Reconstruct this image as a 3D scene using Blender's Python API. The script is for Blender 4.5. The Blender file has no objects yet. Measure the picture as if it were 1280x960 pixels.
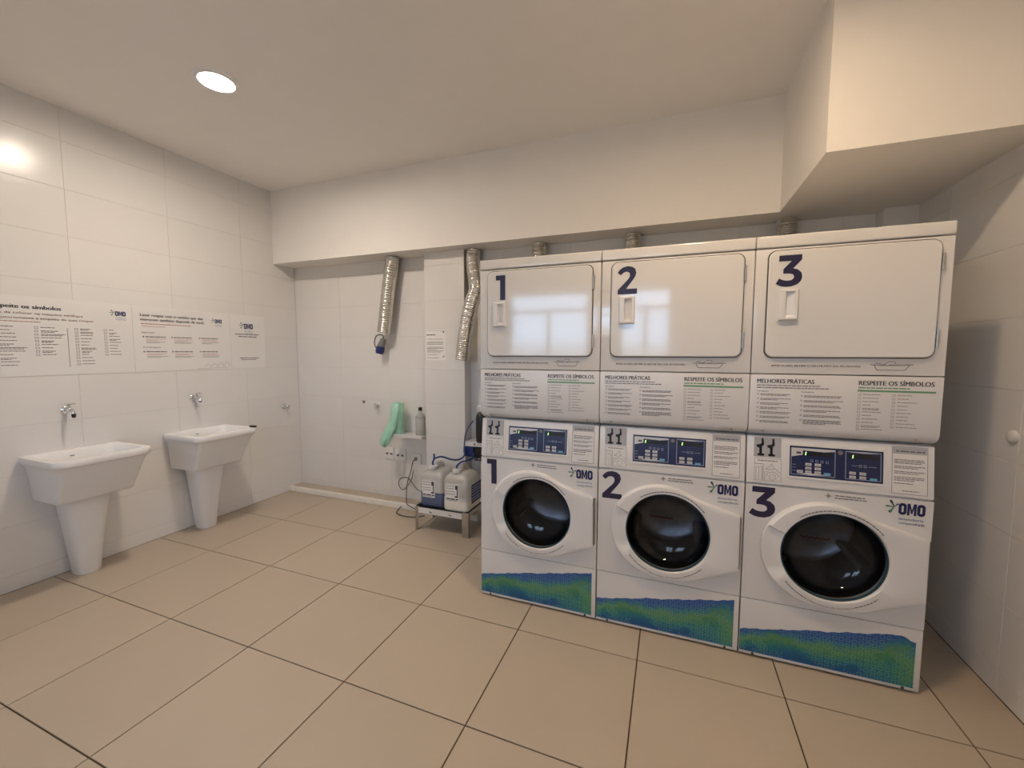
import bpy, bmesh, math, random
from mathutils import Vector, Matrix
random.seed(7)
scene = bpy.context.scene
C = scene.collection
PI = math.pi

# ------------------------------------------------------------------ camera
cam_d = bpy.data.cameras.new('camera'); cam = bpy.data.objects.new('camera', cam_d); C.objects.link(cam)
cam_d.sensor_fit = 'HORIZONTAL'; cam_d.sensor_width = 36.0; cam_d.lens = 516.5443 / 1280 * 36.0
cam_d.clip_start = 0.01; cam_d.clip_end = 100
yaw, pitch, roll = -0.3663466, -0.0764164, 0.0015066
fw = Vector((math.sin(yaw)*math.cos(pitch), math.cos(yaw)*math.cos(pitch), math.sin(pitch)))
rt = Vector((math.cos(yaw), -math.sin(yaw), 0)); up = rt.cross(fw)
rt2 = rt*math.cos(roll) + up*math.sin(roll); up2 = up*math.cos(roll) - rt*math.sin(roll)
cam.matrix_world = Matrix(((rt2.x, up2.x, -fw.x, 3.692838), (rt2.y, up2.y, -fw.y, -0.142152), (rt2.z, up2.z, -fw.z, 1.452663), (0, 0, 0, 1)))
scene.camera = cam

# ------------------------------------------------------------------ world, lights, exposure
world = bpy.data.worlds.new('daylight'); scene.world = world; world.use_nodes = True
wn = world.node_tree.nodes; wk = world.node_tree.links; bg = wn['Background']
_tcw = wn.new('ShaderNodeTexCoord'); _sep = wn.new('ShaderNodeSeparateXYZ'); wk.new(_tcw.outputs['Generated'], _sep.inputs[0])
_rmp = wn.new('ShaderNodeValToRGB'); wk.new(_sep.outputs['Z'], _rmp.inputs[0])      # pale overcast sky over darker ground
_rmp.color_ramp.elements[0].position = 0.0; _rmp.color_ramp.elements[0].color = (0.34, 0.38, 0.42, 1)
_rmp.color_ramp.elements[1].position = 0.03; _rmp.color_ramp.elements[1].color = (0.54, 0.72, 1.0, 1)
wk.new(_rmp.outputs[0], bg.inputs[0]); bg.inputs[1].default_value = 9.0
LAMP_STRENGTH = 290.0                         # diffuser radiance; the lamp over the machines is the warmer one
LAMP_NEUTRAL, LAMP_WARM = (1.30, 1.12, 0.93), (1.10, 0.81, 0.52)
WINDOWS = [(1.42, 2.64), (3.02, 3.70)]          # x ranges of the two windows behind the camera
WIN_Z = (1.30, 2.32); FRONT_Y = -1.6
SIDE_Y = (-1.45, -0.45); SIDE_Z = (0.95, 2.32)     # unseen window added in the right wall for cool daylight on the left
for (a, b) in WINDOWS:                          # portals only guide the sampling of the daylight
    l = bpy.data.lights.new('window_portal', 'AREA'); l.shape = 'RECTANGLE'; l.size = b-a; l.size_y = WIN_Z[1]-WIN_Z[0]
    l.cycles.is_portal = True
    o = bpy.data.objects.new('window_portal', l); C.objects.link(o)
    o.location = ((a+b)/2, FRONT_Y-0.12, sum(WIN_Z)/2); o.rotation_euler = (PI/2, 0, PI)
l = bpy.data.lights.new('window_portal', 'AREA'); l.shape = 'RECTANGLE'; l.size = SIDE_Y[1]-SIDE_Y[0]; l.size_y = SIDE_Z[1]-SIDE_Z[0]; l.cycles.is_portal = True
o = bpy.data.objects.new('window_portal', l); C.objects.link(o); o.location = (5.15, sum(SIDE_Y)/2, sum(SIDE_Z)/2); o.rotation_euler = (PI/2, 0, PI/2)
vs = scene.view_settings
scene.display_settings.display_device = 'sRGB'
vs.view_transform = 'Standard'; vs.look = 'None'; vs.exposure = -0.02; vs.gamma = 1.0; vs.use_curve_mapping = False
scene.cycles.use_denoising = True
scene.cycles.max_bounces = 10; scene.cycles.diffuse_bounces = 6; scene.cycles.transparent_max_bounces = 12
scene.cycles.caustics_reflective = False; scene.cycles.caustics_refractive = False

# ------------------------------------------------------------------ materials
def srgb(r, g, b):
    f = lambda c: (c/255/12.92) if c/255 <= 0.04045 else ((c/255+0.055)/1.055)**2.4
    return (f(r), f(g), f(b), 1)
def mat(name, col, rough=0.5, metal=0.0, var=0.03, vscale=6.0, bump=0.0, bscale=40.0, coat=0.0, rand=0.0, spec=0.5, emit=None, estr=0.0):
    m = bpy.data.materials.new(name); m.use_nodes = True; nt = m.node_tree; N = nt.nodes; L = nt.links
    P = N['Principled BSDF']
    P.inputs['Roughness'].default_value = rough; P.inputs['Metallic'].default_value = metal
    P.inputs['Specular IOR Level'].default_value = spec
    if coat: P.inputs['Coat Weight'].default_value = coat; P.inputs['Coat Roughness'].default_value = 0.06
    if len(col) == 3: col = (*col, 1)
    tc = N.new('ShaderNodeTexCoord')
    nz = N.new('ShaderNodeTexNoise'); nz.inputs['Scale'].default_value = vscale; nz.inputs['Detail'].default_value = 4
    L.new(tc.outputs['Object'], nz.inputs['Vector'])
    mr = N.new('ShaderNodeMapRange'); mr.inputs[1].default_value = 0.3; mr.inputs[2].default_value = 0.7
    mr.inputs[3].default_value = 1-var; mr.inputs[4].default_value = 1+var
    L.new(nz.outputs['Fac'], mr.inputs[0])
    fac = mr.outputs[0]
    if rand:
        oi = N.new('ShaderNodeObjectInfo'); r2 = N.new('ShaderNodeMapRange'); r2.inputs[3].default_value = 1-rand; r2.inputs[4].default_value = 1+rand
        L.new(oi.outputs['Random'], r2.inputs[0]); mu = N.new('ShaderNodeMath'); mu.operation = 'MULTIPLY'
        L.new(fac, mu.inputs[0]); L.new(r2.outputs[0], mu.inputs[1]); fac = mu.outputs[0]
    hs = N.new('ShaderNodeHueSaturation'); hs.inputs['Color'].default_value = col; L.new(fac, hs.inputs['Value'])
    L.new(hs.outputs[0], P.inputs['Base Color'])
    if bump:
        n2 = N.new('ShaderNodeTexNoise'); n2.inputs['Scale'].default_value = bscale; n2.inputs['Detail'].default_value = 3
        L.new(tc.outputs['Object'], n2.inputs['Vector'])
        bp = N.new('ShaderNodeBump'); bp.inputs['Strength'].default_value = bump; bp.inputs['Distance'].default_value = 0.01
        L.new(n2.outputs['Fac'], bp.inputs['Height']); L.new(bp.outputs[0], P.inputs['Normal'])
    if emit:
        P.inputs['Emission Color'].default_value = (*emit[:3], 1); P.inputs['Emission Strength'].default_value = estr
    return m
M = {}
M['wall_tile'] = mat('glazed white wall tile', (0.72, 0.70, 0.68), 0.22, var=0.008, bump=0.05, bscale=7, rand=0.012, spec=0.36)
M['wall_grout'] = mat('pale wall grout', (0.64, 0.615, 0.585), 0.8)
M['floor_tile'] = mat('beige porcelain floor tile', (0.475, 0.398, 0.31), 0.36, var=0.02, vscale=3, rand=0.025, bump=0.02, bscale=60)
M['floor_grout'] = mat('brown floor grout', (0.075, 0.048, 0.026), 0.9)
M['plaster'] = mat('white painted plaster', (0.81, 0.78, 0.745), 0.7, var=0.01, bump=0.03, bscale=25)
M['ceil'] = mat('ceiling paint', (0.84, 0.81, 0.785), 0.75, var=0.01)
M['curb'] = mat('white stone edging', (0.80, 0.77, 0.72), 0.4, var=0.04, vscale=14)
M['enamel'] = mat('white appliance enamel', (0.68, 0.67, 0.66), 0.10, var=0.004, coat=0.6)
M['enamel2'] = mat('white appliance enamel front', (0.68, 0.67, 0.665), 0.34, var=0.004)
M['plastic'] = mat('white plastic', (0.70, 0.69, 0.685), 0.28, var=0.004)
M['seal'] = mat('dark grey seal', (0.05, 0.048, 0.045), 0.5)
M['ink'] = mat('dark navy ink', srgb(38, 34, 66), 0.4)
M['omo_ink'] = mat('logo navy ink', srgb(24, 30, 84), 0.4)
M['omo_sub'] = mat('logo blue small ink', srgb(70, 105, 160), 0.4)
M['green_ink'] = mat('logo green ink', srgb(70, 125, 95), 0.4)
M['teal_ink'] = mat('logo dark teal ink', srgb(35, 65, 80), 0.4)
M['grey_ink'] = mat('grey print ink', srgb(105, 100, 104), 0.5)
M['pale_ink'] = mat('pale grey print ink', srgb(140, 134, 134), 0.5)
M['care_ink'] = mat('mid grey print ink', srgb(126, 120, 122), 0.5)
M['dark_ink'] = mat('dark print ink', srgb(52, 50, 58), 0.5)
M['red_ink'] = mat('red print ink', srgb(176, 104, 108), 0.5)
M['green_bar'] = mat('green print bar', srgb(104, 150, 112), 0.5)
M['sticker_grey'] = mat('grey sticker', srgb(168, 168, 172), 0.5)
M['sticker_white'] = mat('white sticker', (0.70, 0.69, 0.68), 0.5)
M['black'] = mat('black plastic', (0.012, 0.012, 0.013), 0.4)
M['navy'] = mat('navy control film', srgb(30, 40, 80), 0.25, var=0.02)
M['navy_dark'] = mat('dark display window', (0.012, 0.016, 0.022), 0.15)
M['line_white'] = mat('pale blue outline print', srgb(150, 162, 190), 0.4)
M['btn'] = mat('pale grey membrane button', srgb(196, 196, 200), 0.4)
M['btn_blue'] = mat('light blue membrane button', srgb(100, 160, 200), 0.4)
M['led'] = mat('green lit digit', (0.2, 0.8, 0.15), 0.4, emit=(0.55, 1.0, 0.35), estr=2.0)
M['drum'] = mat('dark steel drum', (0.30, 0.30, 0.32), 0.30, metal=0.9, var=0.1, vscale=30)
M['reflection_red'] = mat('dull red painted reflection', (0.12, 0.02, 0.02), 0.5)  # colour of the reddish reflection seen in the door glass
M['rubber'] = mat('dark rubber gasket', (0.02, 0.02, 0.021), 0.5)
M['ceramic'] = mat('white glazed ceramic', (0.78, 0.775, 0.77), 0.34, var=0.004, coat=0.08)
M['chrome'] = mat('chrome', (0.75, 0.75, 0.76), 0.12, metal=1.0)
M['steel'] = mat('brushed steel', (0.50, 0.48, 0.45), 0.32, metal=1.0, var=0.08, vscale=20)
M['foil'] = mat('aluminium foil duct', (0.66, 0.64, 0.60), 0.22, metal=1.0, var=0.06, vscale=40, bump=0.12, bscale=55)
M['poster'] = mat('poster film', (0.73, 0.715, 0.70), 0.3, var=0.004)
M['paper'] = mat('white paper', (0.80, 0.78, 0.76), 0.7)
M['bag'] = mat('mint green plastic bag', srgb(160, 212, 190), 0.35, var=0.10, vscale=25, bump=0.3, bscale=30)
M['liquid_blue'] = mat('plastic tinted by blue detergent', (0.085, 0.115, 0.215), 0.3)
M['liquid_white'] = mat('plastic tinted by cream softener', (0.80, 0.765, 0.66), 0.4)
M['hose'] = mat('blue tubing', (0.02, 0.055, 0.20), 0.35)
M['cable'] = mat('grey cable', (0.10, 0.10, 0.10), 0.5)
M['blue_plastic'] = mat('blue plastic', (0.008, 0.02, 0.12), 0.35)
M['grey_plastic'] = mat('grey plastic', (0.17, 0.17, 0.175), 0.45)
M['switch'] = mat('white switch plate', (0.74, 0.73, 0.71), 0.3)
M['lamp_ring'] = mat('white lamp ring', (0.8, 0.8, 0.8), 0.4)
M['lamp_neutral'] = mat('lit neutral lamp diffuser', (0.9, 0.9, 0.9), 0.5, emit=LAMP_NEUTRAL, estr=LAMP_STRENGTH)
M['lamp_warm'] = mat('lit warm lamp diffuser', (0.9, 0.9, 0.9), 0.5, emit=LAMP_WARM, estr=LAMP_STRENGTH)
M['alu'] = mat('white aluminium frame', (0.7, 0.7, 0.7), 0.35)

def clear_mat(name, tint, refl_rough=0.02, diff=None, dfac=0.0, base=0.04):
    m = bpy.data.materials.new(name); m.use_nodes = True; nt = m.node_tree; N = nt.nodes; L = nt.links
    for n in list(N):
        if n.type != 'OUTPUT_MATERIAL': N.remove(n)
    out = [n for n in N if n.type == 'OUTPUT_MATERIAL'][0]
    tr = N.new('ShaderNodeBsdfTransparent'); tr.inputs[0].default_value = (*tint, 1); sh = tr.outputs[0]
    if diff:
        d = N.new('ShaderNodeBsdfDiffuse'); d.inputs[0].default_value = (*diff, 1)
        tl = N.new('ShaderNodeBsdfTranslucent'); tl.inputs[0].default_value = (*diff, 1)
        m0 = N.new('ShaderNodeMixShader'); m0.inputs[0].default_value = 0.35; L.new(d.outputs[0], m0.inputs[1]); L.new(tl.outputs[0], m0.inputs[2])
        m1 = N.new('ShaderNodeMixShader'); m1.inputs[0].default_value = dfac; L.new(sh, m1.inputs[1]); L.new(m0.outputs[0], m1.inputs[2]); sh = m1.outputs[0]
    g = N.new('ShaderNodeBsdfGlossy'); g.inputs['Roughness'].default_value = refl_rough
    fr = N.new('ShaderNodeFresnel'); fr.inputs[0].default_value = 1.45
    mx = N.new('ShaderNodeMixShader'); L.new(fr.outputs[0], mx.inputs[0]); L.new(sh, mx.inputs[1]); L.new(g.outputs[0], mx.inputs[2])
    L.new(mx.outputs[0], out.inputs[0]); return m
M['pane'] = clear_mat('window glass', (0.95, 0.97, 0.97))
M['door_glass'] = clear_mat('tinted door glass', (0.50, 0.52, 0.55), 0.04)
M['jug'] = clear_mat('milky plastic', (0.97, 0.97, 0.96), 0.25, (0.86, 0.84, 0.79), 0.86)
M['clear_plastic'] = clear_mat('clear plastic', (0.97, 0.98, 0.98), 0.08, (0.90, 0.90, 0.88), 0.62)

def kick_material():
    m = bpy.data.materials.new('blue green watercolour print'); m.use_nodes = True; nt = m.node_tree; N = nt.nodes; L = nt.links
    P = N['Principled BSDF']; P.inputs['Roughness'].default_value = 0.3
    tc = N.new('ShaderNodeTexCoord'); sp = N.new('ShaderNodeSeparateXYZ'); L.new(tc.outputs['Object'], sp.inputs[0])
    def math_(op, a, b=None):
        n = N.new('ShaderNodeMath'); n.operation = op
        for i, v in enumerate((a, b)):
            if v is None: continue
            if isinstance(v, (int, float)): n.inputs[i].default_value = v
            else: L.new(v, n.inputs[i])
        return n.outputs[0]
    nz = N.new('ShaderNodeTexNoise'); nz.inputs['Scale'].default_value = 5.5; nz.inputs['Detail'].default_value = 5; L.new(tc.outputs['Object'], nz.inputs['Vector'])
    n2 = N.new('ShaderNodeTexNoise'); n2.inputs['Scale'].default_value = 70; n2.inputs['Detail'].default_value = 3; L.new(tc.outputs['Object'], n2.inputs['Vector'])
    # height inside the band: the band's top climbs from z .13 on the left to .26 on the right
    top = math_('ADD', math_('MULTIPLY', sp.outputs['X'], 0.19), 0.205)
    f = math_('DIVIDE', math_('SUBTRACT', sp.outputs['Z'], 0.02), math_('SUBTRACT', top, 0.02))
    f = math_('ADD', f, math_('MULTIPLY', math_('SUBTRACT', nz.outputs['Fac'], 0.5), 1.15))
    f = math_('ADD', f, math_('MULTIPLY', math_('SUBTRACT', n2.outputs['Fac'], 0.5), 0.38))
    cr = N.new('ShaderNodeValToRGB'); e = cr.color_ramp.elements
    e[0].position = 0.05; e[0].color = srgb(20, 82, 132); e[1].position = 0.95; e[1].color = srgb(38, 78, 150)
    for pos, c in ((0.24, srgb(30, 110, 125)), (0.42, srgb(64, 128, 96)), (0.56, srgb(88, 138, 88)), (0.70, srgb(50, 118, 130)), (0.82, srgb(40, 88, 150))):
        k = cr.color_ramp.elements.new(pos); k.color = c
    L.new(f, cr.inputs[0])
    # faint printed care-symbol outlines: small rings in a grid, some left out
    cell = 0.024
    ux = math_('DIVIDE', sp.outputs['X'], cell); uz = math_('DIVIDE', sp.outputs['Z'], cell)
    fx = math_('SUBTRACT', math_('FRACT', ux), 0.5); fz = math_('SUBTRACT', math_('FRACT', uz), 0.5)
    cb = N.new('ShaderNodeCombineXYZ'); L.new(math_('FLOOR', ux), cb.inputs[0]); L.new(math_('FLOOR', uz), cb.inputs[1])
    wn = N.new('ShaderNodeTexWhiteNoise'); wn.noise_dimensions = '2D'; L.new(cb.outputs[0], wn.inputs['Vector'])
    rr = math_('SQRT', math_('ADD', math_('MULTIPLY', fx, fx), math_('MULTIPLY', fz, fz)))
    sq = math_('MAXIMUM', math_('ABSOLUTE', fx), math_('ABSOLUTE', fz))
    pick = math_('GREATER_THAN', wn.outputs['Value'], 0.5)
    mixd = math_('ADD', math_('MULTIPLY', rr, pick), math_('MULTIPLY', sq, math_('SUBTRACT', 1.0, pick)))
    ring = math_('LESS_THAN', math_('ABSOLUTE', math_('SUBTRACT', mixd, 0.31)), 0.055)
    ring = math_('MULTIPLY', ring, math_('GREATER_THAN', nz.outputs['Fac'], 0.44))
    ring = math_('MULTIPLY', ring, 0.28)
    mx = N.new('ShaderNodeMix'); mx.data_type = 'RGBA'; L.new(ring, mx.inputs[0]); L.new(cr.outputs[0], mx.inputs[6]); mx.inputs[7].default_value = srgb(150, 195, 190)
    L.new(mx.outputs[2], P.inputs['Base Color']); return m
M['kick_print'] = kick_material()

# ------------------------------------------------------------------ mesh helpers
class MB:
    def __init__(s): s.v = []; s.f = []
    def add(s, vs, fs):
        k = len(s.v); s.v += [tuple(v) for v in vs]; s.f += [tuple(i+k for i in f) for f in fs]; return s
    def box(s, x0, x1, y0, y1, z0, z1):
        return s.add([(x0,y0,z0),(x1,y0,z0),(x1,y1,z0),(x0,y1,z0),(x0,y0,z1),(x1,y0,z1),(x1,y1,z1),(x0,y1,z1)],
                     [(0,3,2,1),(4,5,6,7),(0,1,5,4),(1,2,6,5),(2,3,7,6),(3,0,4,7)])
    def loft(s, loops, cap0=True, cap1=True):
        n = len(loops[0]); vs = [v for l in loops for v in l]; fs = []
        for i in range(len(loops)-1):
            for j in range(n):
                a = i*n+j; b = i*n+(j+1) % n; fs.append((a, b, b+n, a+n))
        if cap0: fs.append(tuple(range(n-1, -1, -1)))
        if cap1: fs.append(tuple(range((len(loops)-1)*n, len(loops)*n)))
        return s.add(vs, fs)
    def lathe(s, prof, origin=(0,0,0), axis='z', n=32, cap=True):
        loops = []
        for r, h in prof:
            l = []
            for k in range(n):
                c, d = r*math.cos(2*PI*k/n), r*math.sin(2*PI*k/n)
                p = (c, d, h) if axis == 'z' else ((c, h, d) if axis == 'y' else (h, c, d))
                l.append((p[0]+origin[0], p[1]+origin[1], p[2]+origin[2]))
            loops.append(l)
        return s.loft(loops, cap, cap)
    def tube(s, pts, r, n=10, rf=None):
        pts = [Vector(p) for p in pts]; loops = []; prev = None
        for i, p in enumerate(pts):
            d = (pts[min(i+1, len(pts)-1)] - pts[max(i-1, 0)]).normalized()
            if prev is None:
                a = Vector((0, 0, 1)) if abs(d.z) < 0.9 else Vector((1, 0, 0)); nx = d.cross(a).normalized()
            else: nx = (prev - d*prev.dot(d)).normalized()
            prev = nx; ny = d.cross(nx); R = rf(i) if rf else r
            loops.append([tuple(p + nx*R*math.cos(2*PI*k/n) + ny*R*math.sin(2*PI*k/n)) for k in range(n)])
        return s.loft(loops)
    def prism_x(s, yz, x0, x1):
        return s.loft([[(x0, y, z) for y, z in yz], [(x1, y, z) for y, z in yz]])
    def prism_y(s, xz, y0, y1):
        return s.loft([[(x, y0, z) for x, z in xz], [(x, y1, z) for x, z in xz]])
def smooth_pts(pts, k=6):
    P = [Vector(p) for p in pts]; out = []
    for i in range(len(P)-1):
        p0, p1, p2, p3 = P[max(i-1, 0)], P[i], P[i+1], P[min(i+2, len(P)-1)]
        for j in range(k):
            t = j/k; out.append(0.5*((2*p1)+(-p0+p2)*t+(2*p0-5*p1+4*p2-p3)*t*t+(-p0+3*p1-3*p2+p3)*t**3))
    out.append(P[-1]); return out
def rrect(x0, x1, y0, y1, r, k=5):
    out = []
    for cx, cy, a0 in ((x1-r, y1-r, 0), (x0+r, y1-r, PI/2), (x0+r, y0+r, PI), (x1-r, y0+r, 3*PI/2)):
        for j in range(k+1): a = a0 + PI/2*j/k; out.append((cx+r*math.cos(a), cy+r*math.sin(a)))
    return out
def obj(name, mb, m, parent=None, smooth=None, bevel=0.0, seg=2, loc=None):
    me = bpy.data.meshes.new(name)
    if isinstance(mb, MB): me.from_pydata(mb.v, [], mb.f)
    bm = bmesh.new(); bm.from_mesh(me)
    bmesh.ops.remove_doubles(bm, verts=bm.verts, dist=1e-6)
    bmesh.ops.recalc_face_normals(bm, faces=bm.faces)
    if bevel:
        es = [e for e in bm.edges if len(e.link_faces) == 2 and e.calc_face_angle(0) > 0.5]
        bmesh.ops.bevel(bm, geom=es, offset=bevel, segments=seg, profile=0.6, affect='EDGES', clamp_overlap=True)
    bm.to_mesh(me); bm.free()
    me.materials.append(M[m])
    if smooth is not None:
        me.polygons.foreach_set('use_smooth', [True]*len(me.polygons)); me.set_sharp_from_angle(angle=math.radians(smooth))
    o = bpy.data.objects.new(name, me); C.objects.link(o)
    if parent: o.parent = parent
    if loc: o.location = loc
    return o
def tag(o, label, cat, group=None):
    o['label'] = label; o['category'] = cat
    if group: o['group'] = group
    return o
def thing(name, label, cat, loc=(0,0,0), group=None):
    o = bpy.data.objects.new(name, None); o.empty_display_size = 0.1; C.objects.link(o); o.location = loc
    return tag(o, label, cat, group)
def struct(name, mb, m, **k):
    o = obj(name, mb, m, **k); o['kind'] = 'structure'; return o
def copy_tree(o, parent=None):
    c = o.copy(); C.objects.link(c)
    if parent: c.parent = parent
    for ch in list(o.children): copy_tree(ch, c)
    return c

# flat print: polygons in a plane (a across, b up), placed by a mapping
FRONT = lambda y: (lambda a, b: (a-0.341, y, b))
class Print:
    def __init__(s): s.v = []; s.f = []
    def poly(s, pts):
        k = len(s.v); s.v += list(pts); s.f.append(tuple(range(k, k+len(pts)))); return s
    def rect(s, a0, a1, b0, b1): return s.poly([(a0,b0),(a1,b0),(a1,b1),(a0,b1)])
    def line(s, pts, w):
        for (a0, b0), (a1, b1) in zip(pts, pts[1:]):
            d = math.hypot(a1-a0, b1-b0) or 1; nx, ny = -(b1-b0)/d*w/2, (a1-a0)/d*w/2
            s.poly([(a0-nx,b0-ny),(a1-nx,b1-ny),(a1+nx,b1+ny),(a0+nx,b0+ny)])
        return s
    def frame(s, a0, a1, b0, b1, w):
        s.rect(a0, a1, b0, b0+w); s.rect(a0, a1, b1-w, b1); s.rect(a0, a0+w, b0+w, b1-w); return s.rect(a1-w, a1, b0+w, b1-w)
    def words(s, a0, a1, b, h, rng, fill=1.0):        # one line of print too small to read
        end = a0 + (a1-a0)*fill; a = a0
        while a < end - h*0.8:
            w = min(rng.uniform(1.8, 5.5)*h, end-a); s.rect(a, a+w, b, b+h); a += w + h*0.55
        return s
    def para(s, a0, a1, b, h, pitch, n, rng):
        for i in range(n): s.words(a0, a1, b-i*pitch, h, rng, rng.uniform(0.55, 0.98) if i == n-1 else rng.uniform(0.9, 1.0))
        return s
    def text(s, t, a0, b0, cap, width=None, bold=0.0, warp=None):
        vs, fs = text_mesh(t, 0.0); xs = [v[0] for v in vs]
        k = cap/0.73; x0 = min(xs); sx = k if width is None else width/(max(xs)-x0)
        for sh in ((0,) if not bold else (0, bold*k, 2*bold*k)):      # heavier strokes from shifted copies
            i0 = len(s.v); pts = [((x-x0)*sx+sh, y*k) for x, y in vs]
            s.v += [warp(x, y) for x, y in pts] if warp else [(a0+x, b0+y) for x, y in pts]
            s.f += [tuple(i+i0 for i in f) for f in fs]
        return s
    def build(s, name, m, parent, mp, one=False):
        mb = MB(); mb.add([mp(a, b) for a, b in s.v], s.f)
        me = bpy.data.meshes.new(name); me.from_pydata(mb.v, [], mb.f); me.materials.append(M[m])
        o = bpy.data.objects.new(name, me); C.objects.link(o); o.parent = parent
        if not one and len(s.f) > 1: o['kind'] = 'stuff'              # print made of pieces too small to pick apart
        return o
_tc = {}
def text_mesh(t, bold):
    key = (t, bold)
    if key not in _tc:
        cu = bpy.data.curves.new('lettering', 'FONT'); cu.body = t; cu.size = 1.0; cu.resolution_u = 3; cu.offset = bold; cu.fill_mode = 'FRONT'
        o = bpy.data.objects.new('lettering', cu); C.objects.link(o)
        bpy.context.view_layer.update(); dg = bpy.context.evaluated_depsgraph_get()
        me = bpy.data.meshes.new_from_object(o.evaluated_get(dg))
        _tc[key] = ([(v.co.x, v.co.y) for v in me.vertices], [tuple(p.vertices) for p in me.polygons])
        bpy.data.objects.remove(o); bpy.data.curves.remove(cu); bpy.data.meshes.remove(me)
    return _tc[key]

# ------------------------------------------------------------------ the room
W, BACK, CEIL, SOF = 5.028, 3.14, 3.01, 2.318
_tm = {}
def tile_mesh(w, h, t, ch, m):
    key = (round(w, 4), round(h, 4), m)
    if key not in _tm:
        mb = MB(); loops = []
        for ins, z in ((0, -t), (0, -ch), (ch, 0)):
            loops.append([(ins, ins, z), (w-ins, ins, z), (w-ins, h-ins, z), (ins, h-ins, z)])
        mb.loft(loops, cap0=False); me = bpy.data.meshes.new(m); me.from_pydata(mb.v, [], mb.f); me.materials.append(M[m]); _tm[key] = me
    return _tm[key]
def lay_tiles(name, parent, us, vs_, frame, gap, m, t=0.008, ch=0.0012, skip=None):
    O, U, V = [Vector(a) for a in frame]; Nn = U.cross(V)
    for u0, u1 in zip(us, us[1:]):
        for v0, v1 in zip(vs_, vs_[1:]):
            if u1-u0 < 0.012 or v1-v0 < 0.012 or (skip and skip(u0, u1, v0, v1)): continue
            o = bpy.data.objects.new(name, tile_mesh(u1-u0-gap, v1-v0-gap, t, ch, m)); C.objects.link(o); o.parent = parent
            p = O + U*(u0+gap/2) + V*(v0+gap/2)
            o.matrix_local = Matrix(((U.x, V.x, Nn.x, p.x), (U.y, V.y, Nn.y, p.y), (U.z, V.z, Nn.z, p.z), (0, 0, 0, 1)))
def cuts(lo, hi, start, pitch):
    out = [lo]; k = math.ceil((lo-start)/pitch + 1e-6)
    while start + k*pitch < hi - 1e-4:
        if start+k*pitch > lo + 1e-4: out.append(start+k*pitch)
        k += 1
    return out + [hi]

floor = struct('floor', MB().box(-0.12, W+0.12, FRONT_Y-0.1, BACK+0.12, -0.12, -0.004), 'floor_grout')
lay_tiles('floor_tile', floor, cuts(0, W, -0.0161, 0.6), cuts(FRONT_Y, 2.985, 0, 0.6), ((0,0,0), (1,0,0), (0,1,0)), 0.0058, 'floor_tile', ch=0.0008)
ceiling = struct('ceiling', MB().box(-0.12, W+0.12, FRONT_Y-0.1, BACK+0.12, CEIL, CEIL+0.12), 'ceil')
ZR = [0, 0.1, 0.4, 0.7, 1.0, 1.3, 1.6, 1.9, 2.2, 2.5, 2.8, CEIL]
wl = struct('wall_left', MB().box(-0.12, -0.002, FRONT_Y-0.1, BACK, 0, CEIL), 'wall_grout')
lay_tiles('wall_tile', wl, cuts(FRONT_Y, BACK, 1.395, 0.5865), ZR, ((0,0,0), (0,1,0), (0,0,1)), 0.0018, 'wall_tile')
wb = struct('wall_back', MB().box(-0.12, W+0.12, BACK+0.002, BACK+0.12, 0, CEIL), 'wall_grout')
ZB = [z for z in ZR if z < SOF] + [SOF]
lay_tiles('wall_tile', wb, cuts(0, W, 0, 0.5865), ZB, ((0,BACK,0), (1,0,0), (0,0,1)), 0.0018, 'wall_tile')
wrm = MB().box(W+0.002, W+0.12, SIDE_Y[1], BACK, 0, CEIL).box(W+0.002, W+0.12, FRONT_Y-0.1, SIDE_Y[0], 0, CEIL)
wrm.box(W+0.002, W+0.12, SIDE_Y[0], SIDE_Y[1], 0, SIDE_Z[0]).box(W+0.002, W+0.12, SIDE_Y[0], SIDE_Y[1], SIDE_Z[1], CEIL)
wr = struct('wall_right', wrm, 'wall_grout')
lay_tiles('wall_tile', wr, [-b for b in reversed(cuts(SIDE_Y[1], BACK, 2.148, 0.5865))], ZR, ((W,0,0), (0,-1,0), (0,0,1)), 0.0018, 'wall_tile')
sm = MB(); y0, y1 = SIDE_Y; z0, z1 = SIDE_Z; xa, xb = W+0.03, W+0.08
sm.box(xa, xb, y0, y1, z0, z0+0.05); sm.box(xa, xb, y0, y1, z1-0.05, z1); sm.box(xa, xb, y0, y0+0.05, z0+0.05, z1-0.05); sm.box(xa, xb, y1-0.05, y1, z0+0.05, z1-0.05); sm.box(xa, xb, (y0+y1)/2-0.025, (y0+y1)/2+0.025, z0+0.05, z1-0.05)
w3_ = struct('window_3', sm, 'alu')
for a, b in ((y0+0.05, (y0+y1)/2-0.025), ((y0+y1)/2+0.025, y1-0.05)): obj('pane', MB().box(W+0.053, W+0.057, a, b, z0+0.05, z1-0.05), 'pane', w3_)
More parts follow.
